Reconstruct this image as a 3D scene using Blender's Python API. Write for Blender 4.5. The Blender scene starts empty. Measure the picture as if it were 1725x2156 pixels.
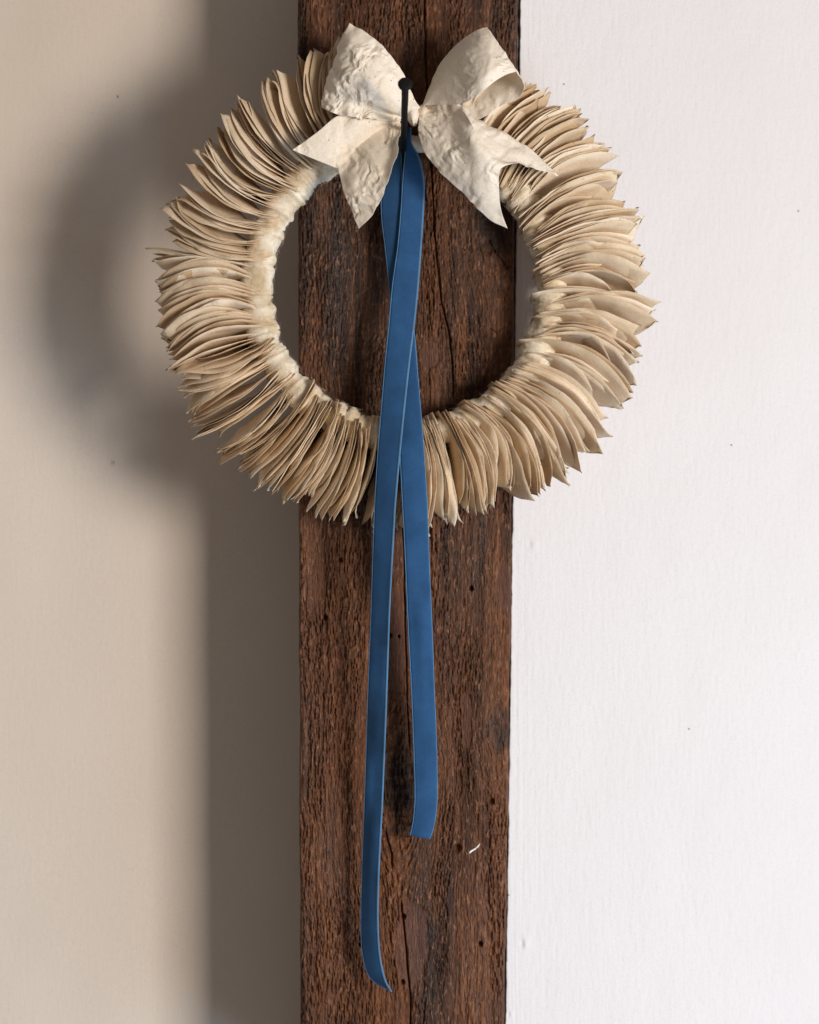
import bpy, math, random
import numpy as np
from mathutils import Vector

random.seed(7)
rng = np.random.default_rng(11)
sc = bpy.context.scene
COL = sc.collection

# ------------------------------------------------------------------ camera
# work units: 1 unit = 1/3 mm on the face of the post ("u"); x to the right, y downwards from the top
S = 1.0 / 3000.0
D = 1.6                                   # camera to post face, metres
cam_d = bpy.data.cameras.new('camera')
cam = bpy.data.objects.new('camera', cam_d)
COL.objects.link(cam)
cam.location = (0, -D, 0)
cam.rotation_euler = (math.radians(90), 0, 0)
cam_d.sensor_fit = 'HORIZONTAL'
cam_d.sensor_width = 36.0
cam_d.lens = 36.0 * D / (1725 * S)
# frame is 819 x 1024: width drives
cam_d.clip_start = 0.05
cam_d.clip_end = 50
cam_d.dof.use_dof = True
cam_d.dof.focus_distance = D - 0.035
cam_d.dof.aperture_fstop = 6.3
sc.camera = cam

# ------------------------------------------------------------------ light
world = bpy.data.worlds.new('World')
sc.world = world
world.use_nodes = True
bg = world.node_tree.nodes['Background']
bg.inputs['Color'].default_value = (1.0, 0.91, 0.855, 1)
bg.inputs['Strength'].default_value = 0.205


def area(name, loc, target, sx, sy, power, color):
    d = bpy.data.lights.new(name, 'AREA')
    d.shape = 'RECTANGLE'
    d.size = sx
    d.size_y = sy
    d.energy = power
    d.color = color
    o = bpy.data.objects.new(name, d)
    COL.objects.link(o)
    o.location = loc
    v = Vector(target) - Vector(loc)
    o.rotation_euler = v.to_track_quat('-Z', 'Y').to_euler()
    return o


area('window_light', (1.65, -2.05, 0.0), (0.0, 0.03, -0.1), 0.66, 0.8, 65, (1.0, 0.935, 0.87))
area('cool_window_light', (1.35, -0.95, -1.05), (0.25, 0.05, -0.28), 0.8, 0.8, 17, (0.52, 0.74, 1.0))

sc.view_settings.view_transform = 'Standard'
sc.view_settings.look = 'None'
sc.view_settings.exposure = 0.0
sc.view_settings.gamma = 1.0
sc.view_settings.use_curve_mapping = False
sc.cycles.max_bounces = 10
sc.cycles.diffuse_bounces = 6
sc.cycles.transmission_bounces = 6
sc.cycles.use_denoising = True


# ------------------------------------------------------------------ helpers
def P(px, py, d=0.0):
    """u coordinates (as seen on the post face) at depth d (u, toward the viewer) -> metres"""
    k = 1.0 - d * S / D
    return ((px - 862.5) * S * k, -d * S, (1078.0 - py) * S * k)


def PA(px, py, d):
    px, py, d = np.broadcast_arrays(np.asarray(px, float), np.asarray(py, float), np.asarray(d, float))
    k = 1.0 - d * S / D
    return np.stack([(px - 862.5) * S * k, -d * S, (1078.0 - py) * S * k], -1)


def mesh_obj(name, verts, faces, mat, parent=None, smooth=True):
    me = bpy.data.meshes.new(name)
    verts = np.asarray(verts, dtype=np.float32).reshape(-1, 3)
    faces = np.asarray(faces, dtype=np.int32)
    n = faces.shape[1]
    me.vertices.add(len(verts))
    me.vertices.foreach_set('co', verts.ravel())
    me.loops.add(faces.size)
    me.loops.foreach_set('vertex_index', faces.ravel())
    me.polygons.add(len(faces))
    me.polygons.foreach_set('loop_start', np.arange(len(faces), dtype=np.int32) * n)
    me.polygons.foreach_set('loop_total', np.full(len(faces), n, dtype=np.int32))
    me.update(calc_edges=True)
    me.validate()
    if smooth:
        me.polygons.foreach_set('use_smooth', np.ones(len(me.polygons), dtype=bool))
    me.materials.append(mat)
    o = bpy.data.objects.new(name, me)
    COL.objects.link(o)
    if parent is not None:
        o.parent = parent
        o.matrix_parent_inverse = parent_inv(parent)
    return o


def parent_inv(p):
    from mathutils import Matrix
    m = Matrix.Translation(p.location)
    q = p.parent
    if q is not None:
        m = Matrix.Translation(q.location) if p.type == 'EMPTY' else m
    return Matrix.Translation(-Vector(p.location)) if p.type == 'EMPTY' else Matrix.Identity(4)


def grid_faces(nu, nv, wrap_u=False, wrap_v=False):
    iu = np.arange(nu if wrap_u else nu - 1)
    iv = np.arange(nv if wrap_v else nv - 1)
    A, B = np.meshgrid(iu, iv, indexing='ij')
    A2 = (A + 1) % nu
    B2 = (B + 1) % nv
    return np.stack([A * nv + B, A2 * nv + B, A2 * nv + B2, A * nv + B2], -1).reshape(-1, 4)


def solidify(o, t, offset=0.0):
    m = o.modifiers.new('thickness', 'SOLIDIFY')
    m.thickness = t
    m.offset = offset
    return m


def empty(name, loc, label, cat):
    o = bpy.data.objects.new(name, None)
    COL.objects.link(o)
    o.location = loc
    o.empty_display_size = 0.02
    o['label'] = label
    o['category'] = cat
    return o


def smoothstep(a, b, x):
    t = np.clip((np.asarray(x, float) - a) / (b - a), 0, 1)
    return t * t * (3 - 2 * t)


class VNoise:
    """tiling value noise on numpy arrays"""
    def __init__(self, seed, n=256):
        self.n = n
        self.t = np.random.default_rng(seed).random((n, n)) * 2 - 1

    def __call__(self, x, y):
        x = np.asarray(x, float)
        y = np.asarray(y, float)
        xi = np.floor(x).astype(int)
        yi = np.floor(y).astype(int)
        fx = x - xi
        fy = y - yi
        fx = fx * fx * fx * (fx * (fx * 6 - 15) + 10)
        fy = fy * fy * fy * (fy * (fy * 6 - 15) + 10)
        n = self.n
        a = self.t[xi % n, yi % n]
        b = self.t[(xi + 1) % n, yi % n]
        c = self.t[xi % n, (yi + 1) % n]
        d = self.t[(xi + 1) % n, (yi + 1) % n]
        return (a * (1 - fx) + b * fx) * (1 - fy) + (c * (1 - fx) + d * fx) * fy


N1, N2, N3, N4, N5, N6 = [VNoise(s) for s in (1, 2, 3, 4, 5, 6)]


def tri_noise(N, x, y):
    """piecewise linear noise on a triangular lattice: flat facets, sharp creases"""
    sk = (x + y) * 0.366
    xs, ys = x + sk, y + sk
    i, j = np.floor(xs).astype(int), np.floor(ys).astype(int)
    fx, fy = xs - i, ys - j
    t, n = N.t, N.n
    a = t[i % n, j % n]
    c = t[(i + 1) % n, (j + 1) % n]
    up = fx > fy
    b1 = t[(i + 1) % n, j % n]
    b2 = t[i % n, (j + 1) % n]
    return np.where(up, (1 - fx) * a + (fx - fy) * b1 + fy * c, (1 - fy) * a + (fy - fx) * b2 + fx * c)


def resample(pts, n, smooth=True):
    """Catmull-Rom through the points, n samples evenly in arc length"""
    p = np.asarray(pts, float)
    if len(p) == 2 or not smooth:
        dense = p
    else:
        q = np.vstack([2 * p[0] - p[1], p, 2 * p[-1] - p[-2]])
        out = []
        for i in range(1, len(q) - 2):
            t = np.linspace(0, 1, 16, endpoint=False)[:, None]
            a, b, c, d = q[i - 1], q[i], q[i + 1], q[i + 2]
            out.append(0.5 * ((2 * b) + (-a + c) * t + (2 * a - 5 * b + 4 * c - d) * t ** 2 + (-a + 3 * b - 3 * c + d) * t ** 3))
        dense = np.vstack(out + [p[-1:]])
    seg = np.linalg.norm(np.diff(dense[:, :2], axis=0), axis=1) + 1e-9
    s = np.concatenate([[0], np.cumsum(seg)])
    s /= s[-1]
    t = np.linspace(0, 1, n)
    return np.stack([np.interp(t, s, dense[:, k]) for k in range(p.shape[1])], -1)


def loft(rails, nv, sharp=()):
    """rails (k, n, 3) -> (n, nv, 3) interpolated across; rails whose index is in sharp keep a crease"""
    R = np.asarray(rails)
    k = len(R)
    t = np.linspace(0, k - 1, nv)
    out = np.zeros((R.shape[1], nv, 3))
    for j, tt in enumerate(t):
        i = min(int(tt), k - 2)
        f = tt - i
        b, c = R[i], R[i + 1]
        mb = (R[i + 1] - R[i - 1]) * 0.5 if i > 0 and i not in sharp else (c - b)
        mc = (R[i + 2] - R[i]) * 0.5 if i + 2 < k and (i + 1) not in sharp else (c - b)
        h00 = 2 * f ** 3 - 3 * f ** 2 + 1
        h10 = f ** 3 - 2 * f ** 2 + f
        h01 = -2 * f ** 3 + 3 * f ** 2
        h11 = f ** 3 - f ** 2
        out[:, j] = h00 * b + h10 * mb + h01 * c + h11 * mc
    return out


def grid_normals(G):
    du = np.gradient(G, axis=0)
    dv = np.gradient(G, axis=1)
    n = np.cross(du, dv)
    return n / (np.linalg.norm(n, axis=-1, keepdims=True) + 1e-12)


# ------------------------------------------------------------------ materials
def new_mat(name):
    m = bpy.data.materials.new(name)
    m.use_nodes = True
    nt = m.node_tree
    b = nt.nodes['Principled BSDF']
    return m, nt, b


def nd(nt, t, **kw):
    n = nt.nodes.new(t)
    for k, v in kw.items():
        setattr(n, k, v)
    return n


def noise(nt, vec, scale, detail=3, rough=0.5, dist=0.0):
    n = nd(nt, 'ShaderNodeTexNoise')
    n.inputs['Scale'].default_value = scale
    n.inputs['Detail'].default_value = detail
    n.inputs['Roughness'].default_value = rough
    n.inputs['Distortion'].default_value = dist
    nt.links.new(vec, n.inputs['Vector'])
    return n.outputs['Fac']


def mapping(nt, scale, rot=(0, 0, 0)):
    tc = nd(nt, 'ShaderNodeTexCoord')
    mp = nd(nt, 'ShaderNodeMapping')
    mp.inputs['Scale'].default_value = scale
    mp.inputs['Rotation'].default_value = rot
    nt.links.new(tc.outputs['Object'], mp.inputs['Vector'])
    return mp.outputs['Vector']


def ramp(nt, fac, stops):
    r = nd(nt, 'ShaderNodeValToRGB')
    e = r.color_ramp.elements
    while len(e) < len(stops):
        e.new(0.5)
    for el, (p, c) in zip(e, stops):
        el.position = p
        el.color = (c[0], c[1], c[2], 1)
    nt.links.new(fac, r.inputs['Fac'])
    return r.outputs['Color']


def mix(nt, fac, a, b, mode='MIX'):
    m = nd(nt, 'ShaderNodeMix', data_type='RGBA', blend_type=mode)
    for sock, v in ((m.inputs[0], fac), (m.inputs[6], a), (m.inputs[7], b)):
        if hasattr(v, 'default_value') or hasattr(v, 'is_output'):
            nt.links.new(v, sock)
        elif isinstance(v, (int, float)):
            sock.default_value = v
        else:
            sock.default_value = (v[0], v[1], v[2], 1)
    return m.outputs[2]


def math_(nt, op, a, b=None, clamp=False):
    m = nd(nt, 'ShaderNodeMath', operation=op, use_clamp=clamp)
    for i, v in enumerate((a, b)):
        if v is None:
            continue
        if isinstance(v, (int, float)):
            m.inputs[i].default_value = v
        else:
            nt.links.new(v, m.inputs[i])
    return m.outputs[0]


def bump(nt, bsdf, height, strength, dist):
    b = nd(nt, 'ShaderNodeBump')
    b.inputs['Strength'].default_value = strength
    b.inputs['Distance'].default_value = dist
    nt.links.new(height, b.inputs['Height'])
    nt.links.new(b.outputs['Normal'], bsdf.inputs['Normal'])
    return b


def attr(nt, name):
    a = nd(nt, 'ShaderNodeAttribute', attribute_name=name)
    return a.outputs['Fac']


def mat_wall(name, base, dark, strength):
    m, nt, b = new_mat(name)
    v = mapping(nt, (1, 1, 1))
    c = ramp(nt, noise(nt, v, 6, 4), [(0.3, dark), (0.7, base)])
    v2 = mapping(nt, (1, 1, 0.16))
    spk = noise(nt, v, 900, 2, 0.7)
    c = mix(nt, ramp(nt, spk, [(0.30, (1, 1, 1)), (0.52, (0, 0, 0))]), c, (base[0] * .9, base[1] * .9, base[2] * .9))
    nt.links.new(c, b.inputs['Base Color'])
    b.inputs['Roughness'].default_value = 0.75
    b.inputs['Specular IOR Level'].default_value = 0.25
    h = math_(nt, 'ADD', math_(nt, 'MULTIPLY', noise(nt, v2, 420, 3, 0.6), 0.55), math_(nt, 'MULTIPLY', noise(nt, v, 230, 3, 0.6), 0.5))
    bump(nt, b, h, strength, 0.0009)
    return m


M_WALL_L = mat_wall('beige_paint', (0.755, 0.655, 0.56), (0.74, 0.635, 0.535), 0.3)
M_WALL_R = mat_wall('white_paint', (0.675, 0.642, 0.634), (0.655, 0.618, 0.608), 0.6)


def mat_wood():
    m, nt, b = new_mat('rough_dark_wood')
    v_f = mapping(nt, (1, 1, 0.05))
    v_m = mapping(nt, (1, 1, 0.18))
    v = mapping(nt, (1, 1, 1))
    streak = noise(nt, v_f, 90, 5, 0.65, 0.4)
    c = ramp(nt, streak, [(0.30, (0.012, 0.0048, 0.0025)), (0.46, (0.040, 0.0155, 0.0065)),
                          (0.60, (0.105, 0.041, 0.0165)), (0.78, (0.235, 0.100, 0.043))])
    warm = noise(nt, v_m, 14, 3, 0.5, 0.3)
    c = mix(nt, ramp(nt, warm, [(0.44, (0, 0, 0)), (0.64, (0.85, 0.85, 0.85))]), c, (0.165, 0.056, 0.015))
    grey = noise(nt, v_m, 26, 4, 0.6)
    c = mix(nt, ramp(nt, grey, [(0.54, (0, 0, 0)), (0.76, (0.4, 0.4, 0.4))]), c, (0.072, 0.042, 0.030))
    fine = noise(nt, v_f, 700, 4, 0.7)
    c = mix(nt, 0.8, c, ramp(nt, fine, [(0.3, (0.30, 0.28, 0.27)), (0.7, (1.5, 1.42, 1.35))]), 'MULTIPLY')
    v_c = mapping(nt, (1, 1, 0.28), (0, math.radians(-10), 0))
    chip = noise(nt, v_c, 520, 3, 0.6, 0.6)
    c = mix(nt, ramp(nt, chip, [(0.56, (0, 0, 0)), (0.68, (0.75, 0.75, 0.75))]), c, (0.27, 0.125, 0.064))
    c = mix(nt, ramp(nt, chip, [(0.32, (0.8, 0.8, 0.8)), (0.44, (0, 0, 0))]), c, (0.020, 0.010, 0.007))
    c = mix(nt, attr(nt, 'knot'), c, (0.022, 0.013, 0.009))
    c = mix(nt, attr(nt, 'smoothed'), c, (0.105, 0.042, 0.026))
    nt.links.new(c, b.inputs['Base Color'])
    rr = ramp(nt, noise(nt, v_m, 22, 4, 0.65), [(0.35, (0.38,) * 3), (0.62, (0.75,) * 3)])
    nt.links.new(rr, b.inputs['Roughness'])
    b.inputs['Specular IOR Level'].default_value = 0.32
    v_t = mapping(nt, (1, 1, 0.22), (0, math.radians(-9), 0))
    h = math_(nt, 'ADD', noise(nt, v_t, 650, 4, 0.65), math_(nt, 'MULTIPLY', noise(nt, v_f, 1400, 3, 0.6), 0.5))
    bump(nt, b, h, 0.8, 0.0013)
    return m


M_WOOD = mat_wood()


def mat_paper(name, col, deep, trans_col, trans, fibre, crumple=0.0):
    m, nt, b = new_mat(name)
    v = mapping(nt, (1, 1, 1))
    oi = nd(nt, 'ShaderNodeObjectInfo')
    tone = math_(nt, 'ADD', math_(nt, 'MULTIPLY', oi.outputs['Random'], 0.55), math_(nt, 'MULTIPLY', noise(nt, v, 60, 4, 0.6), 0.45))
    c = ramp(nt, tone, [(0.1, deep), (0.75, col)])
    fib = noise(nt, v, 900, 4, 0.75)
    c = mix(nt, fibre, c, ramp(nt, fib, [(0.3, (0.72, 0.68, 0.60)), (0.62, (1.08, 1.08, 1.08))]), 'MULTIPLY')
    vor = nd(nt, 'ShaderNodeTexVoronoi')
    vor.inputs['Scale'].default_value = 130
    nt.links.new(v, vor.inputs['Vector'])
    fl = ramp(nt, vor.outputs['Distance'], [(0.045, (0.8, 0.8, 0.8)), (0.085, (0, 0, 0))])
    c = mix(nt, fl, c, (0.17, 0.105, 0.06))
    nt.links.new(c, b.inputs['Base Color'])
    b.inputs['Roughness'].default_value = 0.72
    b.inputs['Specular IOR Level'].default_value = 0.22
    h = noise(nt, v, 700, 4, 0.65)
    if crumple > 0:
        h = math_(nt, 'MULTIPLY', h, 0.25)
        for sc_, am in ((38, 2.6), (75, 1.5), (140, 0.8)):
            n_ = noise(nt, v, sc_, 1.5, 0.4, 0.25)
            rid = math_(nt, 'ABSOLUTE', math_(nt, 'SUBTRACT', n_, 0.5))
            h = math_(nt, 'ADD', h, math_(nt, 'MULTIPLY', rid, am * crumple * 1.6))
    bump(nt, b, h, 0.45 if crumple == 0 else 0.55, 0.0009)
    tr = nd(nt, 'ShaderNodeBsdfTranslucent')
    tr.inputs['Color'].default_value = (*trans_col, 1)
    ms = nd(nt, 'ShaderNodeMixShader')
    ms.inputs[0].default_value = trans
    nt.links.new(b.outputs[0], ms.inputs[1])
    nt.links.new(tr.outputs[0], ms.inputs[2])
    nt.links.new(ms.outputs[0], nt.nodes['Material Output'].inputs['Surface'])
    return m


M_LEAF = mat_paper('handmade_leaf_paper', (0.92, 0.80, 0.625), (0.54, 0.365, 0.19), (0.95, 0.58, 0.26), 0.16, 0.55)
M_BOW = mat_paper('crumpled_bow_paper', (0.91, 0.825, 0.71), (0.85, 0.75, 0.615), (0.86, 0.68, 0.45), 0.12, 0.55, 0.8)


def mat_wool():
    m, nt, b = new_mat('white_wool')
    v = mapping(nt, (1, 1, 1))
    c = ramp(nt, noise(nt, v, 70, 4), [(0.38, (0.60, 0.46, 0.29)), (0.62, (0.83, 0.74, 0.59))])
    nt.links.new(c, b.inputs['Base Color'])
    b.inputs['Roughness'].default_value = 0.95
    b.inputs['Specular IOR Level'].default_value = 0.05
    b.inputs['Subsurface Weight'].default_value = 0.5
    b.inputs['Subsurface Radius'].default_value = (0.006, 0.0045, 0.003)
    b.inputs['Subsurface Scale'].default_value = 0.7
    b.inputs['Sheen Weight'].default_value = 0.25
    bump(nt, b, noise(nt, v, 520, 5, 0.7), 0.6, 0.0015)
    return m


M_WOOL = mat_wool()


def mat_velvet(name, col, sheen, rough=0.9):
    m, nt, b = new_mat(name)
    v = mapping(nt, (1, 1, 1))
    c = mix(nt, ramp(nt, noise(nt, v, 45, 5, 0.65), [(0.3, (0, 0, 0)), (0.7, (1, 1, 1))]), tuple(x * 0.78 for x in col), tuple(x * 1.16 for x in col))
    c = mix(nt, 0.35, c, ramp(nt, noise(nt, v, 1900, 2, 0.7), [(0.3, (0.6, 0.6, 0.6)), (0.7, (1.4, 1.4, 1.4))]), 'MULTIPLY')
    nt.links.new(c, b.inputs['Base Color'])
    b.inputs['Roughness'].default_value = rough
    b.inputs['Specular IOR Level'].default_value = 0.15
    b.inputs['Sheen Weight'].default_value = sheen
    b.inputs['Sheen Roughness'].default_value = 0.35
    b.inputs['Sheen Tint'].default_value = (0.45, 0.68, 1.0, 1)
    bump(nt, b, noise(nt, v, 1600, 2), 0.25, 0.0004)
    return m


M_VELVET = mat_velvet('blue_velvet', (0.025, 0.083, 0.194), 0.38)
M_SELV = mat_velvet('blue_selvedge', (0.09, 0.205, 0.36), 0.3, 0.7)  # ribbon's woven edge; light caught along it is put into this paler blue

m_iron, nt, b = new_mat('black_iron')
b.inputs['Base Color'].default_value = (0.006, 0.005, 0.005, 1)
b.inputs['Roughness'].default_value = 0.7
b.inputs['Specular IOR Level'].default_value = 0.2
bump(nt, b, noise(nt, mapping(nt, (1, 1, 1)), 600, 3), 0.4, 0.0006)
M_IRON = m_iron

m_sl, nt, b = new_mat('white_scrap')
b.inputs['Base Color'].default_value = (0.82, 0.80, 0.75, 1)
b.inputs['Roughness'].default_value = 0.8
M_SCRAP = m_sl
m_sp, nt, b = new_mat('dark_speck')
b.inputs['Base Color'].default_value = (0.06, 0.045, 0.035, 1)
M_SPECK = m_sp

# ------------------------------------------------------------------ setting: the two walls
POST_DEPTH = 0.112       # how far the beam stands out from the left wall


def build_walls():
    # left wall: plane behind the post
    nx, nz = 120, 240
    x = np.linspace(-1.25, 0.02, nx)
    z = np.linspace(-0.95, 0.95, nz)
    X, Z = np.meshgrid(x, z, indexing='ij')
    Y = POST_DEPTH + 0.0012 * N1(X * 7, Z * 7) + 0.0006 * N2(X * 23 + 5, Z * 19)
    wl = mesh_obj('wall_left', np.stack([X, Y, Z], -1), grid_faces(nx, nz)[:, ::-1], M_WALL_L)
    wl['kind'] = 'structure'
    wl['label'] = 'beige painted wall standing back behind the post on the left'
    # right wall: meets the beam just behind its front edge and falls away from the viewer
    ang = math.radians(20)
    X0 = 0.066
    xs = np.concatenate([np.linspace(0.062, 0.40, 470), np.linspace(0.402, 1.2, 60)])
    zs = np.linspace(-0.95, 0.95, 900)
    X, Z = np.meshgrid(xs - xs[0], zs, indexing='ij')
    pz = 1078 - Z / S
    edge = (1094 - pz / 2156.0 * 30 - 862.5) * S
    gap = (1.0 + 2.2 * smoothstep(700, 150, pz) + 0.7 * N2(pz / 30.0, 0 * pz) + 0.5 * N3(pz / 9.0, 0 * pz)) * S
    fade = np.exp(-X / 0.06)
    X = X + xs[0] + fade * (edge + gap - xs[0])
    Y = 0.0045 + (X - X0) * math.tan(ang)
    kk = D / (D + Y) / S
    px = X * kk + 862.5
    py = 1078 - Z * kk
    h = 0.00035 * N1(px / 60, py / 90) + 0.00010 * N2(px / 7, py / 22) + 0.00007 * N3(px / 4.5, py / 9)
    near = np.exp(-np.clip(px - 1085, 0, None) / 75.0)
    h += near * (0.00014 * N4(px / 4.0 + 0.6 * N1(py / 200, px / 100), py / 260) + 0.00008 * N5(px / 2.6, py / 160))
    # two filled screw heads and a drip of paint
    for cx, cy, r, a in ((1121, 1147, 13, 0.0013), (1104, 1987, 13, 0.0022), (1076, 2135, 6, 0.0012)):
        q = ((px - cx) ** 2 + (py - cy) ** 2) / r ** 2
        h += a * np.exp(-q * 1.5) - 1.2 * a * np.exp(-(((px - cx + 4) ** 2 + (py - cy) ** 2) / (r * .45) ** 2))
    # rounded paint edge against the beam, returning into the joint
    G = np.stack([X, Y - h, Z], -1)
    G[0, :, 1] += 0.0012
    ret = G[:1].copy()
    ret[..., 1] += 0.03
    G = np.concatenate([ret, G], 0)
    wr = mesh_obj('wall_right', G, grid_faces(len(xs) + 1, len(zs))[:, ::-1], M_WALL_R)
    wr['kind'] = 'structure'
    wr['label'] = 'white painted wall with vertical brush marks to the right of the post'
    # little specks stuck in the paint
    def speck(px_, py_, w, hgt, rot, parent, y0):
        a = np.linspace(0, 2 * math.pi, 8, endpoint=False)
        k = (D + y0) / D
        c, s = math.cos(rot), math.sin(rot)
        vs, n = [], 8
        for lev, sc_ in ((0.0, 1.0), (0.0006, 0.75), (0.0009, 0.15)):
            ex, ez = np.cos(a) * w * sc_ * 0.75, np.sin(a) * hgt * sc_ * 0.75
            for i in range(8):
                jit = 1 + 0.25 * math.sin(i * 2.3 + px_)
                vs.append((((px_ - 862.5) + (ex[i] * c - ez[i] * s) * jit) * S * k, y0 - lev,
                           ((1078 - py_) + (ex[i] * s + ez[i] * c) * jit) * S * k))
        f = [[r * n + i, r * n + (i + 1) % n, (r + 1) * n + (i + 1) % n, (r + 1) * n + i] for r in range(2) for i in range(n)]
        return mesh_obj('speck', vs, f, M_SPECK, parent)
    for a in ((248, 203, 1.5, 4, 0.3), (240, 975, 0.8, 6, -0.2)):
        speck(*a, wl, POST_DEPTH - 0.0012)
    for a in ((1682, 444, 1.6, 2, 0), (1541, 937, 1.6, 2, 0.3), (1452, 1535, 1.6, 2, 0), (1072, 1885, 1.6, 1.6, 0), (1188, 177, 2, 1.6, 0)):
        xx = (a[0] - 862.5) * S
        for _ in range(30):
            y0 = 0.0045 + (xx - X0) * math.tan(ang)
            xx = (a[0] - 862.5) * S * (D + y0) / D
        speck(*a, wr, y0 - 0.0004)


build_walls()


# ------------------------------------------------------------------ wooden post
def build_post():
    nx, nz = 330, 1420
    z0, z1 = -0.42, 0.42
    t = np.linspace(0, 1, nx)
    zz = np.linspace(z0, z1, nz)
    T, Z = np.meshgrid(t, zz, indexing='ij')
    py = 1078 - Z / S
    left = 627 + (py / 2156.0) * 5 + 1.2 * N1(py / 90.0, 0 * py) + 0.5 * N2(py / 14.0, 3 + 0 * py)
    right = 1094 - (py / 2156.0) * 30 + 1.2 * N3(py / 120.0, 0 * py) + 0.5 * N4(py / 17.0, 2 + 0 * py)
    px = left + (right - left) * T
    # knots bend the grain
    knots = [(842, 1640, 58, 95), (1060, 1535, 40, 55), (1045, 470, 55, 80), (760, 980, 22, 40), (905, 1960, 18, 30)]
    gx = px.copy()
    kn = np.zeros_like(px)
    for cx, cy, rx, ry in knots:
        dx, dy = (px - cx) / rx, (py - cy) / ry
        q = dx * dx + dy * dy
        gx -= rx * 1.15 * np.sign(dx) * np.exp(-q * 0.22) * (1 - np.exp(-np.abs(dx) * 2.2))
        kn = np.maximum(kn, smoothstep(1.1, 0.25, q + 0.35 * N4(px / 14, py / 18)) * (0.72 + 0.28 * N5(px / 7, py / 9)))
    gx = gx + 6 * N1(px / 220, py / 300) + 2.5 * N2(px / 60, py / 70)
    h = np.zeros_like(px)
    # growth rings: long raised ribs
    h += 0.00050 * N1(gx / 17.0, py / 420.0) + 0.00032 * N2(gx / 8.0, py / 260.0)
    rib = 1 - np.abs(N3(gx / 34.0, py / 900.0)) * 3.2
    h += 0.0006 * np.clip(rib, 0, 1) ** 3
    # torn saw-cut flakes, slanted
    sl = py + 1.9 * px
    rough = 0.28 + 0.72 * smoothstep(-0.35, 0.35, N4(gx / 42.0, py / 200.0) - 0.15 + 0.4 * smoothstep(960, 760, px))
    fl = 1 - np.abs(N5(gx / 3.6 + 0.07 * py / 10, py / 25.0)) * 2.0
    fl2 = 1 - np.abs(N6(gx / 2.5 - 0.10 * py / 10, py / 13.0 + 7)) * 2.0
    h += rough * (0.00105 * np.clip(fl, -0.4, 1) + 0.0008 * np.clip(fl2, -0.5, 1))
    h += rough * 0.00030 * N2(px / 2.1 + 13, py / 5.5)
    h += 0.00012 * N3(gx / 1.7, py / 14)
    # fine raised late-wood lines that flow along the grain, clearest on the right half
    lt_ = np.abs(N1(gx / 19.0 + 40, py / 1400.0))
    h += 0.00075 * np.exp(-(lt_ / 0.035) ** 2) * smoothstep(780, 930, px)
    # faint slanted saw marks on the right half
    h += 0.00012 * smoothstep(860, 960, px) * N6(sl / 9.0, px / 300)
    # smooth planed patches
    sm = np.zeros_like(px)
    for cx, cy, rx, ry in ((838, 1350, 20, 110), (868, 1990, 34, 90), (1062, 1235, 16, 50), (985, 1520, 12, 60), (905, 745, 16, 30)):
        q = ((px - cx - 6 * N1(py / 30, px / 40)) / rx) ** 2 + ((py - cy) / ry) ** 2
        sm = np.maximum(sm, smoothstep(1.25, 0.8, q))
    h = h * (1 - 0.75 * sm) - 0.0002 * sm
    h -= 0.0010 * np.clip(kn, 0, 1)
    # cracks
    for path, wd, dp in (
        ([(893, -200), (894, 26), (897, 118), (902, 250), (909, 374), (911, 403), (918, 531), (929, 632), (944, 693), (953, 769), (955, 850)], 1.3, 0.005),
        ([(846, 1060), (849.5, 1144), (852.6, 1266), (855.6, 1388), (859, 1510), (862, 1580)], 1.1, 0.005),
        ([(813, 1740), (815, 1765), (824, 1800), (825, 1835)], 1.5, 0.004),
        ([(845, 1895), (847, 1920), (853, 1976), (858, 2030), (864, 2090), (864, 2300)], 1.5, 0.005),
        ([(1030, 505), (1043, 530), (1060, 552), (1068, 565), (1083, 560)], 1.4, 0.003),
        ([(1028, 690), (1045, 700), (1062, 690)], 1.2, 0.002)):
        p = np.array(path, float)
        if p[-1, 1] - p[0, 1] > 80:
            cx = np.interp(py, p[:, 1], p[:, 0]) + 0.8 * N2(py / 40.0, 9 + 0 * py)
            on = smoothstep(p[0, 1] - 5, p[0, 1] + 20, py) * smoothstep(p[-1, 1] + 5, p[-1, 1] - 30, py)
            h -= dp * on * np.exp(-((px - cx) / wd) ** 2)
        else:
            for a, b_ in zip(p[:-1], p[1:]):
                ab = b_ - a
                tt = np.clip(((px - a[0]) * ab[0] + (py - a[1]) * ab[1]) / (ab @ ab), 0, 1)
                d2 = (px - a[0] - tt * ab[0]) ** 2 + (py - a[1] - tt * ab[1]) ** 2
                h -= dp * 0.6 * np.exp(-d2 / wd ** 2)
    # nail and worm holes
    for cx, cy, r in ((1036, 1687, 5), (964, 1786, 6.5), (717, 1179, 4), (685, 1300, 4.5), (822, 1338, 3.2), (993, 1239, 4), (840, 1340, 2.6), (850, 1930, 4), (757, 1990, 3), (848, 2068, 4), (1012, 1988, 4)):
        q = ((px - cx) ** 2 / 1.2 + (py - cy) ** 2 / 1.6) / r ** 2
        h -= 0.005 * np.exp(-q ** 2)
    # arris: the long edges are rounded and worn
    e = np.minimum(px - left, right - px)
    h -= 0.0045 * np.exp(-e / 2.2) * (1 + 0.4 * N2(py / 25.0, px / 50))
    up = smoothstep(900, 420, py)
    h -= 0.007 * up * smoothstep(7, 0, right - px)
    X = (px - 862.5) * S
    V = np.stack([X, -h, Z], -1).reshape(-1, 3)
    F = grid_faces(nx, nz)[:, ::-1]
    # sides, back
    base = len(V)
    lcol = np.arange(nz)
    rcol = (nx - 1) * nz + np.arange(nz)
    back = []
    for col in (lcol, rcol):
        b_ = V[col].copy()
        b_[:, 1] = POST_DEPTH + 0.004
        back.append(b_)
    V = np.vstack([V] + back)
    li = base + np.arange(nz)
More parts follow.
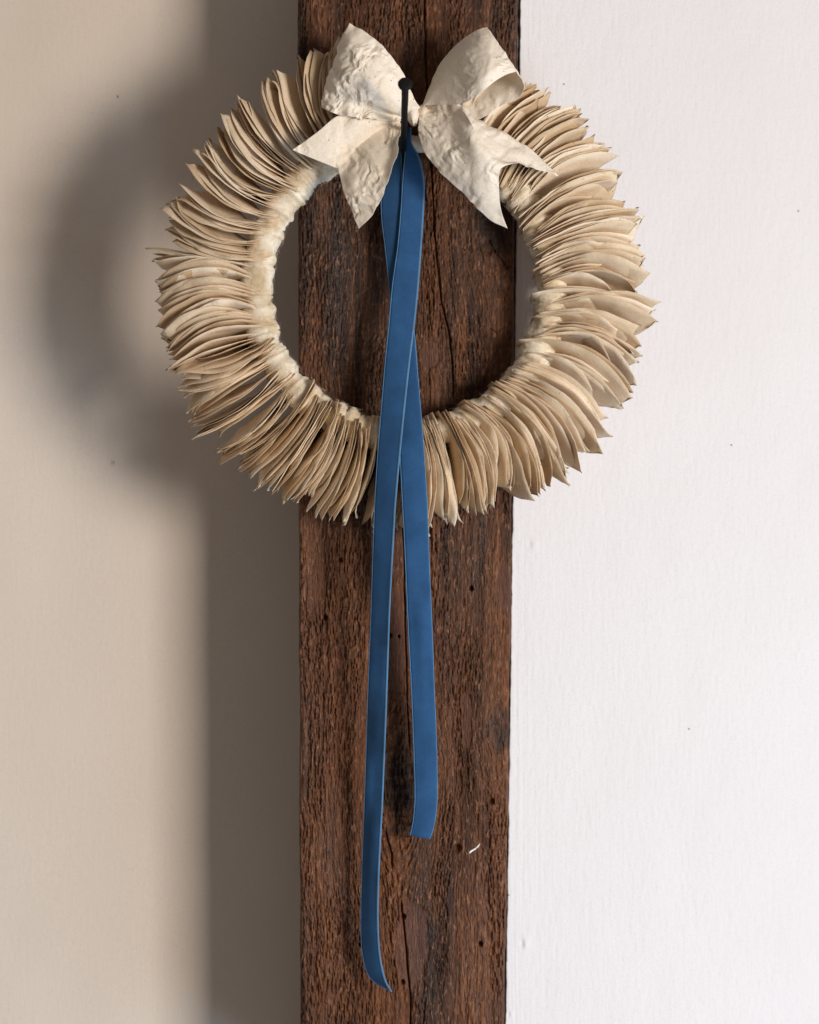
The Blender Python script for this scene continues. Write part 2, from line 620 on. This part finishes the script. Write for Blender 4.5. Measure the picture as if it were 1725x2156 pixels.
    ri = base + nz + np.arange(nz)
    side_l = np.stack([lcol[:-1], lcol[1:], li[1:], li[:-1]], -1)
    side_r = np.stack([rcol[1:], rcol[:-1], ri[:-1], ri[1:]], -1)
    bk = np.stack([li[:-1], li[1:], ri[1:], ri[:-1]], -1)
    o = mesh_obj('wooden_post', V, np.vstack([F, side_l, side_r, bk]), M_WOOD)
    n = len(o.data.vertices)
    for nm, arr in (('knot', kn), ('smoothed', sm * 0.55)):
        at = o.data.attributes.new(nm, 'FLOAT', 'POINT')
        full = np.zeros(n, dtype=np.float32)
        full[:nx * nz] = np.clip(arr, 0, 1).ravel()
        at.data.foreach_set('value', full)
    o['label'] = 'dark brown rough sawn wooden post with cracks and knots between the two walls'
    o['category'] = 'post'
    return o


build_post()

# ------------------------------------------------------------------ wreath
CX, CY = 851.0, 606.0
DC = 64.0                      # depth of the ring's centre line in front of the post
RC, RA = 311.0, 34.0           # centre line radius, tube radius

wreath = empty('paper_wreath', P(CX, CY + 320, 0), 'round wreath of cream paper leaves on a white wool ring hung on the post', 'wreath')


def ring_pt(phi, r, d, tc=0.0):
    """phi radians anticlockwise from the right; r radius; d depth; tc offset clockwise along the tangent (all u, at ring depth)"""
    x = r * np.cos(phi) + tc * np.sin(phi)
    z = r * np.sin(phi) - tc * np.cos(phi)
    k = 1.0 - DC * S / D
    cx = (CX - 862.5) * S * k
    cz = (1078 - CY) * S * k
    x, z, d = np.broadcast_arrays(x, z, d)
    return np.stack([cx + x * S * k, -d * S, cz + z * S * k], -1)


PH0, PH1 = 75.0, 105.0 - 360.0    # leaves run clockwise from upper right round to upper left


def tube_radius(phi, psi):
    deg = np.degrees(phi)
    a = RA * (1 + 0.13 * N1(deg / 3.1, 2 + 0.0 * psi) + 0.10 * N2(deg / 4.2 + 2, psi * 1.3) + 0.05 * N3(deg / 1.1, psi * 3))
    gr = np.abs(N4(deg / 1.9, 5 + 0 * psi))
    a = a * (1 - 0.16 * np.exp(-(gr / 0.10) ** 2))
    # open top: only the bound cord, no wool
    dd = np.abs((deg - 88 + 180) % 360 - 180)
    w = smoothstep(24, 16, dd)
    return a * (1 - w) + 15 * w


def build_core():
    nphi, npsi = 560, 36
    phi = np.linspace(0, 2 * math.pi, nphi, endpoint=False)
    psi = np.linspace(0, 2 * math.pi, npsi, endpoint=False)
    PH, PS = np.meshgrid(phi, psi, indexing='ij')
    # noise must close round the tube
    blend = 0.5 + 0.5 * np.cos(PS)
    a = tube_radius(PH, 3 + 1.5 * np.sin(PS)) * (0.5 + 0.5 * blend ** 0) 
    dd = np.abs((np.degrees(PH) - 88 + 180) % 360 - 180)
    w = smoothstep(24, 14, dd)
    dcen = DC * (1 - w) + 24 * w
    V = ring_pt(PH, RC + a * np.cos(PS), dcen + a * np.sin(PS))
    core = mesh_obj('wool_ring', V, grid_faces(nphi, npsi, True, True), M_WOOL, wreath)
    # loose fibres
    n = 9000
    ph = rng.uniform(0, 2 * math.pi, n)
    ok = np.abs((np.degrees(ph) - 88 + 180) % 360 - 180) > 20
    ph = ph[ok]
    n = len(ph)
    ps = rng.uniform(0, 2 * math.pi, n)
    a = tube_radius(ph, 3 + 1.5 * np.sin(ps))
    L = rng.uniform(8, 26, n)
    dirphi = rng.normal(0, 1.0, n)
    dirpsi = rng.normal(0, 1.0, n)
    nrm = np.sqrt(dirphi ** 2 + dirpsi ** 2)
    dirphi, dirpsi = dirphi / nrm, dirpsi / nrm
    lift = rng.uniform(0.05, 0.55, n) ** 1.5
    curl = rng.normal(0, 0.6, n)
    pts = []
    K = 5
    for k in range(K):
        s = k / (K - 1)
        ang = curl * s * 2.0
        dp = dirphi * np.cos(ang) - dirpsi * np.sin(ang)
        dq = dirphi * np.sin(ang) + dirpsi * np.cos(ang)
        aa = a - 1 + L * lift * s * (1.3 - 0.5 * s)
        phk = ph + dp * L * s / RC
        psk = ps + dq * L * s / np.maximum(a, 10)
        pts.append((phk, RC + aa * np.cos(psk), DC + aa * np.sin(psk)))
    cen = [ring_pt(*q) for q in pts]
    hw = 0.000045
    V, F = [], []
    for k in range(K):
        side = np.cross(cen[min(k + 1, K - 1)] - cen[max(k - 1, 0)], np.array([0, -1.0, 0.2]))
        side /= np.linalg.norm(side, axis=-1, keepdims=True) + 1e-12
        V.append(cen[k] - side * hw)
        V.append(cen[k] + side * hw)
    V = np.stack(V, 1)           # n, 2K, 3
    base = (np.arange(n) * 2 * K)[:, None]
    for k in range(K - 1):
        F.append(base + np.array([2 * k, 2 * k + 1, 2 * k + 3, 2 * k + 2])[None])
    fb = mesh_obj('wool_fibres', V, np.vstack(F), M_WOOL, core)
    fb['kind'] = 'stuff'
    return core


build_core()

# paper strip wound round the bare top of the ring, under the knot
_ph, _ps = np.meshgrid(np.radians(np.linspace(73, 103, 60)), np.linspace(0, 2 * math.pi, 20, endpoint=False), indexing='ij')
_a = 18 + 1.2 * N1(np.degrees(_ph) * 0.9, 0 * _ps) + 0.7 * N2(np.degrees(_ph) * 2 + 3 * np.sin(_ps), np.cos(_ps))
mesh_obj('binding', ring_pt(_ph, RC + _a * np.cos(_ps), 24 + _a * np.sin(_ps)), grid_faces(60, 20, False, True), M_BOW, wreath)


def sign_of(deg):
    d = deg % 360
    s = 1 - 2 * smoothstep(168, 176, d) * smoothstep(203, 196, d)
    return float(s)


def build_leaves():
    deg = PH0
    leaves = []
    nu, nv = 18, 7
    while deg > PH1:
        a = deg % 360
        n_in = random.choice([2, 3, 4, 4, 5, 6, 7])
        g_arch = random.gauss(29, 6)
        g_end = random.gauss(16, 7)
        g_tilt = random.uniform(0.25, 0.80)
        g_rout = random.gauss(0, 8)
        edge_on = 206 < a < 290
        if edge_on:
            g_tilt = random.uniform(0.16, 0.50)
            g_arch, g_end = random.gauss(16, 5), random.gauss(8, 6)
            n_in = random.choice([2, 3, 3, 4, 5])
        g_pw = random.uniform(2.4, 4.6)
        if 103 < a < 119:
            g_pw, g_rout = 8.0, random.gauss(14, 4)
        near_top = (35 < a < 80) or (100 < a < 135)
        g_w = random.uniform(52, 62) * (0.80 if near_top else 1.0)
        if 118 < a < 228:
            g_rin = random.uniform(288, 320)
            f_start = random.choice([0.5, 0.6, 0.7])
        else:
            g_rin = random.uniform(272, 308)
            f_start = random.uniform(0.60, 0.84)
        for k in range(n_in):
            a = deg % 360
            sg = sign_of(deg)
            u = np.linspace(0, 1, nu)[:, None] * np.ones((1, nv))
            v = np.linspace(0, 1, nv)[None, :] * np.ones((nu, 1))
            rin = g_rin + random.gauss(0, 5)
            rmax = 520 + g_rout + random.gauss(0, 8) - (18 if 240 < a < 300 else 0) - (10 if a < 66 else 0)
            if random.random() < 0.08:
                rmax -= random.uniform(20, 60)
            Wd = g_w + random.gauss(0, 4)
            arch = g_arch + random.gauss(0, 3.5)
            endo = g_end + random.gauss(0, 5)
            tilt = max(0.1, g_tilt + random.gauss(0, 0.08))
            f0 = f_start + random.gauss(0, 0.04)
            seed = random.uniform(0, 200)
            pw = g_pw + random.uniform(-0.4, 0.4)
            w = Wd * (f0 + (1 - f0) * smoothstep(0, 0.5, u)) * np.clip(1 - u ** pw, 0, 1) ** 0.75
            w = w * (1 + 0.08 * N1(u * 7 + seed, v * 0 + seed)) + 0.6
            tip_d = random.gauss(10, 9)
            d = DC + tip_d * u ** 2 + w * (1 - 2 * v) + (4 * N2(u * 5 + seed, v * 2)) * u
            r = rin + (rmax - rin) * u - 16 * (v - 0.35) ** 2 * u
            tc = sg * (-arch * np.sin(math.pi * np.clip(u * 0.93, 0, 1)) + endo * u ** 1.6)
            tc = tc + sg * tilt * (0.22 + 0.78 * smoothstep(0, 0.8, u)) * (2 * v) * w
            tc = tc + sg * random.uniform(-0.06, 0.14) * w * 4 * v * (1 - v)
            # waves, creases and a curled tip
            tc = tc + 3.6 * u * N3(u * 2.6 + seed, v * 1.2 + seed) + 1.6 * N4(u * 8 + seed, v * 3 + seed)
            tc = tc + random.gauss(0, 6) * np.clip((u - 0.86) / 0.14, 0, 1) ** 2
            tc = tc + random.gauss(0, 1.5)
            V = ring_pt(math.radians(deg), r, np.clip(d, 4, None), tc)
            leaves.append((k, V))
            deg -= random.uniform(0.48, 0.92) * (0.85 if edge_on else 1.0)
        deg -= random.uniform(0.5, 2.0) * (0.6 if 196 < a < 290 else 1.0)
    # the first leaf of each clump shows its face, those pressed behind it show least
    order = sorted(range(len(leaves)), key=lambda i: (leaves[i][0], i))
    single = set(order[:298])
    F = grid_faces(nu, nv)
    rest = []
    for i, (k, V) in enumerate(leaves):
        if i in single:
            o = mesh_obj('paper_leaf', V, F, M_LEAF, wreath)
            solidify(o, 0.00026)
        else:
            rest.append(V.reshape(-1, 3))
    if rest:
        n = nu * nv
        o = mesh_obj('paper_leaves', np.vstack(rest), np.vstack([F + n * i for i in range(len(rest))]), M_LEAF, wreath)
        solidify(o, 0.00026)
        o['kind'] = 'stuff'
    print('leaves', len(leaves), 'joined', len(rest))


build_leaves()


# ------------------------------------------------------------------ bow
def zp(pts):
    """points traced on the bow: (a, b, depth) -> u coordinates"""
    return [(579.04 + a * 0.36619, 26.3 + b * 0.36619, d + 22) for a, b, d in pts]


bow = empty('paper_bow', P(881, 250, 60), 'large crumpled cream paper bow tied at the top of the wreath', 'bow')


def sheet(name, rails_list, nv, mat, parent, sharp=(), crumple=1.0, seed=0.0, thick=0.0002):
    """rails_list: list of segments; each segment is a list of rails with (points, n)"""
    segs = []
    for rails, n in rails_list:
        R = np.stack([resample(zp(r), n) for r in rails])
        segs.append(loft(R, nv, sharp))
    G = segs[0]
    for s in segs[1:]:
        G = np.vstack([G, s[1:]])
    W = PA(G[..., 0], G[..., 1], G[..., 2])
    nrm = grid_normals(W)
    x, y = G[..., 0] + seed * 17, G[..., 1] + seed * 31
    wx = x + 16 * N1(x / 40, y / 40) + 4 * tri_noise(N2, x / 17, y / 17)
    wy = y + 16 * N2(x / 40 + 9, y / 40) + 4 * tri_noise(N1, x / 17 + 5, y / 17)
    c = 0.0011 * tri_noise(N3, wx / 36, wy / 36) + 0.0009 * tri_noise(N4, wx / 19, wy / 19)
    amt = smoothstep(-0.25, 0.35, N6(x / 50 + 2, y / 50))
    c = c + amt * (0.00062 * tri_noise(N5, wx / 10, wy / 10) + 0.00032 * tri_noise(N6, wx / 5.5, wy / 5.5))
    W = W + nrm * (c * crumple * (0.5 + 0.5 * amt))[..., None]
    o = mesh_obj(name, W, grid_faces(W.shape[0], W.shape[1]), mat, parent)
    solidify(o, thick)
    return o


# left loop: front sheet out from the knot, round the fold, back behind
left_front = [
    [(835, 548, 108), (805, 500, 112), (770, 425, 118), (735, 345, 128), (650, 220, 140), (560, 140, 136), (430, 58, 122)],
    [(800, 560, 112), (735, 480, 128), (640, 360, 158), (540, 260, 168), (450, 190, 156), (392, 145, 128)],
    [(770, 575, 108), (700, 520, 134), (600, 430, 168), (480, 350, 176), (390, 310, 160), (328, 290, 130)],
    [(745, 592, 104), (660, 560, 128), (560, 510, 158), (440, 440, 168), (350, 420, 154), (290, 415, 126)],
    [(728, 603, 98), (620, 578, 112), (510, 545, 130), (410, 512, 142), (340, 495, 140), (276, 490, 122)],
    [(722, 618, 102), (600, 620, 128), (450, 605, 148), (350, 582, 144), (300, 562, 136), (268, 545, 120)]]
left_back = [
    [(430, 58, 122), (445, 75, 104), (540, 160, 84), (650, 280, 74), (760, 450, 72), (830, 560, 84)],
    [(392, 145, 128), (392, 150, 100), (500, 240, 72), (620, 360, 62), (740, 500, 66), (815, 565, 84)],
    [(328, 290, 130), (332, 295, 98), (450, 350, 64), (580, 430, 56), (720, 530, 64), (800, 570, 84)],
    [(290, 415, 126), (296, 415, 96), (430, 440, 64), (560, 490, 56), (700, 550, 64), (790, 575, 84)],
    [(276, 490, 122), (284, 488, 98), (420, 510, 68), (560, 540, 60), (700, 570, 66), (780, 580, 84)],
    [(268, 545, 120), (278, 540, 100), (420, 570, 72), (560, 590, 62), (700, 595, 66), (770, 590, 84)]]
o = sheet('loop', [(left_front, 130), (left_back, 50)], 120, M_BOW, bow, crumple=1.45, seed=1.0)
o['label'] = 'strongly crumpled pale left loop of the bow'

# right loop: smoother, its lower side open so the inside of the back sheet shows
right_front = [
    [(845, 545, 102), (880, 455, 98), (930, 335, 98), (1000, 230, 102), (1090, 145, 110), (1160, 97, 116), (1218, 84, 112)],
    [(852, 540, 106), (910, 450, 114), (990, 340, 126), (1080, 245, 142), (1180, 180, 150), (1262, 145, 132)],
    [(858, 536, 108), (930, 470, 122), (1040, 390, 146), (1150, 310, 168), (1240, 250, 168), (1315, 218, 142)],
    [(866, 534, 108), (960, 505, 130), (1080, 450, 160), (1190, 375, 182), (1280, 310, 176), (1360, 285, 148)],
    [(872, 532, 106), (985, 528, 134), (1090, 518, 158), (1180, 462, 178), (1270, 392, 178), (1340, 352, 164), (1388, 338, 148)]]
right_front = [[(a, b, 100 + (d - 100) * 1.45) for a, b, d in rail] for rail in right_front]
right_back = [
    [(1218, 84, 117.4), (1214, 98, 96), (1150, 130, 84), (1060, 220, 76), (960, 350, 74), (870, 540, 86)],
    [(1262, 145, 146.4), (1272, 168, 108), (1210, 230, 84), (1100, 320, 72), (980, 430, 72), (872, 545, 86)],
    [(1315, 218, 160.9), (1340, 260, 118), (1310, 330, 88), (1180, 420, 72), (1020, 500, 72), (876, 552, 86)],
    [(1360, 285, 169.6), (1395, 340, 146), (1380, 420, 116), (1260, 490, 96), (1060, 560, 84), (880, 560, 86)],
    [(1388, 338, 169.6), (1422, 388, 152), (1434, 440, 136), (1395, 497, 116), (1300, 535, 106), (1180, 610, 96), (1000, 620, 86), (882, 570, 86)]]
o = sheet('loop', [(right_front, 120), (right_back, 80)], 100, M_BOW, bow, crumple=0.75, seed=4.0)
o['label'] = 'right loop of the bow, open side showing its inside'

# left tail: swallow tail with a valley from knot to notch
lt = [
    [(735, 618, 92), (620, 616, 112), (500, 606, 128), (370, 590, 140), (240, 690, 150), (100, 790, 150)],
    [(730, 624, 92), (610, 640, 110), (490, 660, 128), (370, 705, 140), (270, 770, 148), (185, 826, 146)],
    [(722, 628, 90), (620, 660, 100), (520, 735, 112), (440, 810, 122), (395, 862, 128), (362, 898, 130)],
    [(722, 635, 94), (650, 730, 122), (560, 830, 146), (490, 920, 158), (440, 990, 160), (402, 1052, 152)],
    [(724, 650, 100), (690, 780, 140), (630, 900, 162), (560, 1010, 170), (500, 1100, 166), (440, 1145, 156)],
    [(726, 665, 104), (715, 770, 156), (670, 910, 178), (620, 1045, 182), (560, 1165, 172), (480, 1243, 158)]]
o = sheet('tail', [(lt, 130)], 120, M_BOW, bow, sharp=(2,), crumple=1.1, seed=7.0)
o['label'] = 'left notched tail of the bow with bright crumples'

# right tail: shaded lower panel, ridge, lit crumpled upper panel
rt = [
    [(835, 585, 96), (825, 680, 112), (840, 750, 122), (870, 820, 130), (950, 920, 138), (1040, 1000, 142), (1120, 1080, 142), (1190, 1152, 138), (1250, 1202, 134), (1338, 1240, 130)],
    [(845, 578, 96), (880, 690, 126), (940, 790, 146), (1020, 880, 160), (1110, 970, 166), (1190, 1060, 162), (1302, 1140, 150)],
    [(858, 568, 94), (930, 640, 122), (1000, 720, 150), (1070, 800, 172), (1140, 880, 184), (1220, 960, 182), (1290, 1030, 168)],
    [(868, 556, 92), (960, 590, 112), (1040, 640, 146), (1095, 690, 178), (1150, 760, 196), (1220, 830, 198), (1298, 900, 190)],
    [(872, 550, 96), (970, 545, 120), (1060, 555, 150), (1110, 600, 176), (1160, 690, 184), (1240, 780, 182), (1330, 860, 172), (1400, 872, 168)],
    [(874, 546, 98), (960, 530, 122), (1060, 535, 146), (1130, 585, 158), (1210, 665, 154), (1310, 745, 148), (1400, 805, 144), (1500, 900, 138)],
    [(876, 544, 98), (960, 528, 120), (1070, 532, 138), (1130, 568, 142), (1190, 624, 132), (1280, 688, 124), (1360, 722, 118), (1450, 768, 114), (1520, 828, 112), (1560, 868, 112), (1632, 942, 112)]]
o = sheet('tail', [(rt, 140)], 130, M_BOW, bow, sharp=(4,), crumple=1.15, seed=9.0)
o['label'] = 'right notched tail of the bow, lower half smooth and shaded'


def lump(name, cx, cy, dep, rx, ry, rd, mat, parent, seed, rot=0.0, wr=0.06):
    nu, nv = 40, 26
    th = np.linspace(0.001, math.pi - 0.001, nu)
    ps = np.linspace(0, 2 * math.pi, nv, endpoint=False)
    T, Q = np.meshgrid(th, ps, indexing='ij')
    k = 1 + wr * N3(np.cos(Q) * 2 + seed, np.sin(Q) * 2 + T * 0.8 + seed) + 0.5 * wr * np.abs(N4(T * 3 + seed, np.sin(Q) * 4 + seed))
    ex = np.sign(np.sin(T)) * np.abs(np.sin(T)) ** 0.75
    a = ex * np.cos(Q) * rx * k
    dd = ex * np.sin(Q) * rd * k
    b_ = -np.cos(T) * ry * k
    c, s = math.cos(rot), math.sin(rot)
    V = PA(cx + a * c - b_ * s, cy + a * s + b_ * c, dep + dd)
    return mesh_obj(name, V, grid_faces(nu, nv, False, True), mat, parent)


# knot: the wrapped band and the bit of the far wrap beside it
lump('knot', 868, 236, 114, 13, 27, 24, M_BOW, bow, 2.0, -0.12, 0.12)
lump('knot', 889, 235, 108, 11, 14, 18, M_BOW, bow, 5.0, 0.35, 0.12)


# ------------------------------------------------------------------ velvet ribbon
ribbon = empty('velvet_ribbon', P(851, 300, 40), 'long blue velvet ribbon hanging in two strands from the top of the wreath', 'ribbon')


def strand(table, label, seed, front):
    """table rows: y, left x, right x, left depth, right depth (y may differ for the right edge: yr)"""
    dy = [250, 300, 440, 600, 760, 870, 960, 1060, 1112, 1200, 1300, 1450, 1700, 2000, 2090]
    dv = [46, 48, 58, 78, 106, 132, 146, 148, 143, 126, 104, 86, 68, 54, 46]
    tw = [-4, -6, -8, -4, 2, 10, 16, 20, 22, 25, 27, 28, 28, 26, 24] if front else [6, 6, 12, 12, 10, 6, 2, 0, -1, -2, -2, -2, -2, -2, -2]
    off = 0 if front else -9
    table = [(r[0], r[1], r[2], np.interp(r[0], dy, dv) + off - 0.5 * np.interp(r[0], dy, tw),
              np.interp(r[0], dy, dv) + off + 0.5 * np.interp(r[0], dy, tw)) + tuple(r[5:]) for r in table]
    L = resample([(r[1], r[0], r[3]) for r in table], 220)
    R = resample([(r[2], r[0] if len(r) < 6 else r[5], r[4]) for r in table], 220)
    nv = 12
    t = np.linspace(0, 1, nv)[None, :, None]
    G = L[:, None] * (1 - t) + R[:, None] * t
    bow_ = 2.0 * np.sin(np.pi * np.linspace(0, 1, nv))[None, :]
    yy = G[..., 1]
    G[..., 2] += bow_ + 5.0 * N1(yy / 130 + seed, 0 * yy + seed) * smoothstep(1080, 1250, yy) + 4.0 * N3(yy / 110 + seed, 1.5 * t[..., 0] + 0 * yy) * smoothstep(1080, 1250, yy) + 0.8 * N2(yy / 35 + seed, t[..., 0] + 0 * yy)
    W = PA(G[..., 0], G[..., 1], G[..., 2])
    o = mesh_obj('ribbon_strand', W, grid_faces(220, nv), M_VELVET, ribbon)
    solidify(o, 0.0009)
    o['label'] = label
    n = grid_normals(W)
    for side in (0, nv - 1):
        inn = 1 if side == 0 else nv - 2
        e = W[:, side]
        i_ = W[:, inn]
        out = (e - i_) / (np.linalg.norm(e - i_, axis=-1, keepdims=True) + 1e-9)
        # small scalloped selvedge loops: a thin raised cord on the edge
        prof = [(-0.00025, 0.0005), (0.0002, 0.0006), (0.0005, 0.0002), (0.0005, -0.0003), (-0.00025, -0.0005)]
        if front and side:
            prof = [(-0.0013, 0.00052), (0.0, 0.00058), (0.0004, 0.0002), (0.0004, -0.0003), (-0.0013, 0.0003)]
        nn = n[:, side] * (1 if n[110, 5, 1] < 0 else -1)
        wob = 1.0
        V = np.stack([e + out * a * wob + nn * b_ for a, b_ in prof], 1)
        s_ = mesh_obj('selvedge', V, grid_faces(220, 5, False, True), M_SELV, o)
    return o


A_TAB = [  # front strand
    (268, 850, 866, 50, 48), (300, 855, 866, 54, 48), (330, 853, 882, 58, 52), (380, 848.5, 893, 70, 64), (440, 845, 892, 84, 78), (520, 838, 887, 102, 98),
    (600, 827, 881, 116, 116), (680, 820, 873, 130, 132), (760, 812, 863, 144, 148), (870, 803, 851, 160, 168), (960, 796, 842, 168, 182),
    (1060, 790, 833, 172, 192), (1112, 788, 830, 172, 194), (1200, 785, 825, 168, 192), (1300, 782, 820, 162, 188), (1450, 776, 815, 152, 178),
    (1579, 772, 810, 142, 168), (1700, 768, 805, 132, 158), (1838, 763, 798, 120, 146), (1930, 761, 796, 112, 138), (2000, 763, 799, 106, 132),
    (2048, 774, 807, 100, 126), (2070, 792, 815, 94, 120, 2072), (2082, 814, 825, 88, 112, 2088)]
B_TAB = [  # rear strand
    (268, 838, 852, 46, 50), (300, 836, 846, 44, 50), (330, 827, 845, 44, 52), (400, 807, 846, 46, 58), (450, 804, 846, 50, 62), (540, 814, 852, 62, 74),
    (640, 824, 864, 82, 94), (700, 829, 872, 96, 108), (760, 832, 877, 110, 122), (870, 838, 886, 140, 146), (960, 843, 893, 158, 160),
    (1060, 848, 899, 168, 168), (1112, 851, 901, 170, 168), (1200, 855, 904, 164, 162), (1315, 860, 909, 156, 154), (1450, 867, 914, 146, 144),
    (1579, 872, 919, 136, 134), (1671, 874.5, 920, 128, 126), (1716, 872, 917, 122, 120), (1745, 867.5, 911, 116, 114, 1748), (1759, 864, 904, 110, 108, 1767)]
strand(A_TAB, 'front strand, longer, its tip curling to the right', 1.0, True)
strand(B_TAB, 'rear strand, shorter, lying to the right below the wreath', 5.0, False)

# ------------------------------------------------------------------ nail
nail = empty('iron_nail', P(849.5, 342, 0), 'black iron nail slanting out of the post in front of the bow', 'nail')


def tube(name, pts, radii, mat, parent, nseg=16, square=0.0):
    p = np.array(pts, float)
    n = len(p)
    V = []
    for i in range(n):
        t = p[min(i + 1, n - 1)] - p[max(i - 1, 0)]
        t /= np.linalg.norm(t)
        a = np.cross(t, (1, 0, 0))
        a /= np.linalg.norm(a)
        b_ = np.cross(t, a)
        for k in range(nseg):
            an = 2 * math.pi * k / nseg
            rr = radii[i] * (1 + 0.03 * math.sin(7 * an + i * 1.7))
            V.append(p[i] + rr * (math.cos(an) * a + math.sin(an) * b_))
    F = grid_faces(n, nseg, False, True)
    o = mesh_obj(name, V, F, mat, parent)
    bm_cap(o, n, nseg)
    return o


def bm_cap(o, n, nseg):
    import bmesh
    bm = bmesh.new()
    bm.from_mesh(o.data)
    bm.verts.ensure_lookup_table()
    bm.faces.new([bm.verts[i] for i in range(nseg)][::-1])
    bm.faces.new([bm.verts[(n - 1) * nseg + i] for i in range(nseg)])
    bmesh.ops.recalc_face_normals(bm, faces=bm.faces)
    bm.to_mesh(o.data)
    bm.free()


na = np.array(P(849.0, 352, -20))
nb = np.array(P(853.5, 178, 300))
tube('shaft', [na + (nb - na) * t for t in np.linspace(0, 1, 14)], [(5.6 + 1.6 * t) * S for t in np.linspace(0, 1, 14)], M_IRON, nail)
ax = (nb - na) / np.linalg.norm(nb - na)
hs = [(-2.0, 7.0), (-1.0, 12.5), (0.5, 14.6), (3.0, 14.8), (4.6, 13.0), (5.6, 8.0), (5.9, 2.0)]
tube('head', [nb + ax * a * S for a, _ in hs], [r * S for _, r in hs], M_IRON, nail, 20)

# ------------------------------------------------------------------ scrap caught on the post
pts = [(988, 1796), (992, 1792.5), (998, 1789), (1004, 1785), (1008, 1780.5), (1011, 1776.5)]
wd = [2.0, 2.2, 1.8, 1.9, 1.3, 0.4]
V = []
for (x, y), w_ in zip(pts, wd):
    for a, b_ in ((-0.55, -0.8), (0.55, 0.8)):
        for dep in (2.5, 4.2):
            V.append(P(x + a * w_, y + b_ * w_, dep + 1.5 * math.sin(x)))
F = []
for i in range(len(pts) - 1):
    a = i * 4
    F += [[a, a + 4, a + 5, a + 1], [a + 1, a + 5, a + 7, a + 3], [a + 3, a + 7, a + 6, a + 2], [a + 2, a + 6, a + 4, a]]
e = (len(pts) - 1) * 4
F += [[0, 1, 3, 2], [e, e + 2, e + 3, e + 1]]
o = mesh_obj('scrap', V, F, M_SCRAP, None, smooth=False)
o['label'] = 'tiny white sliver caught on the lower part of the post'
o['category'] = 'scrap'
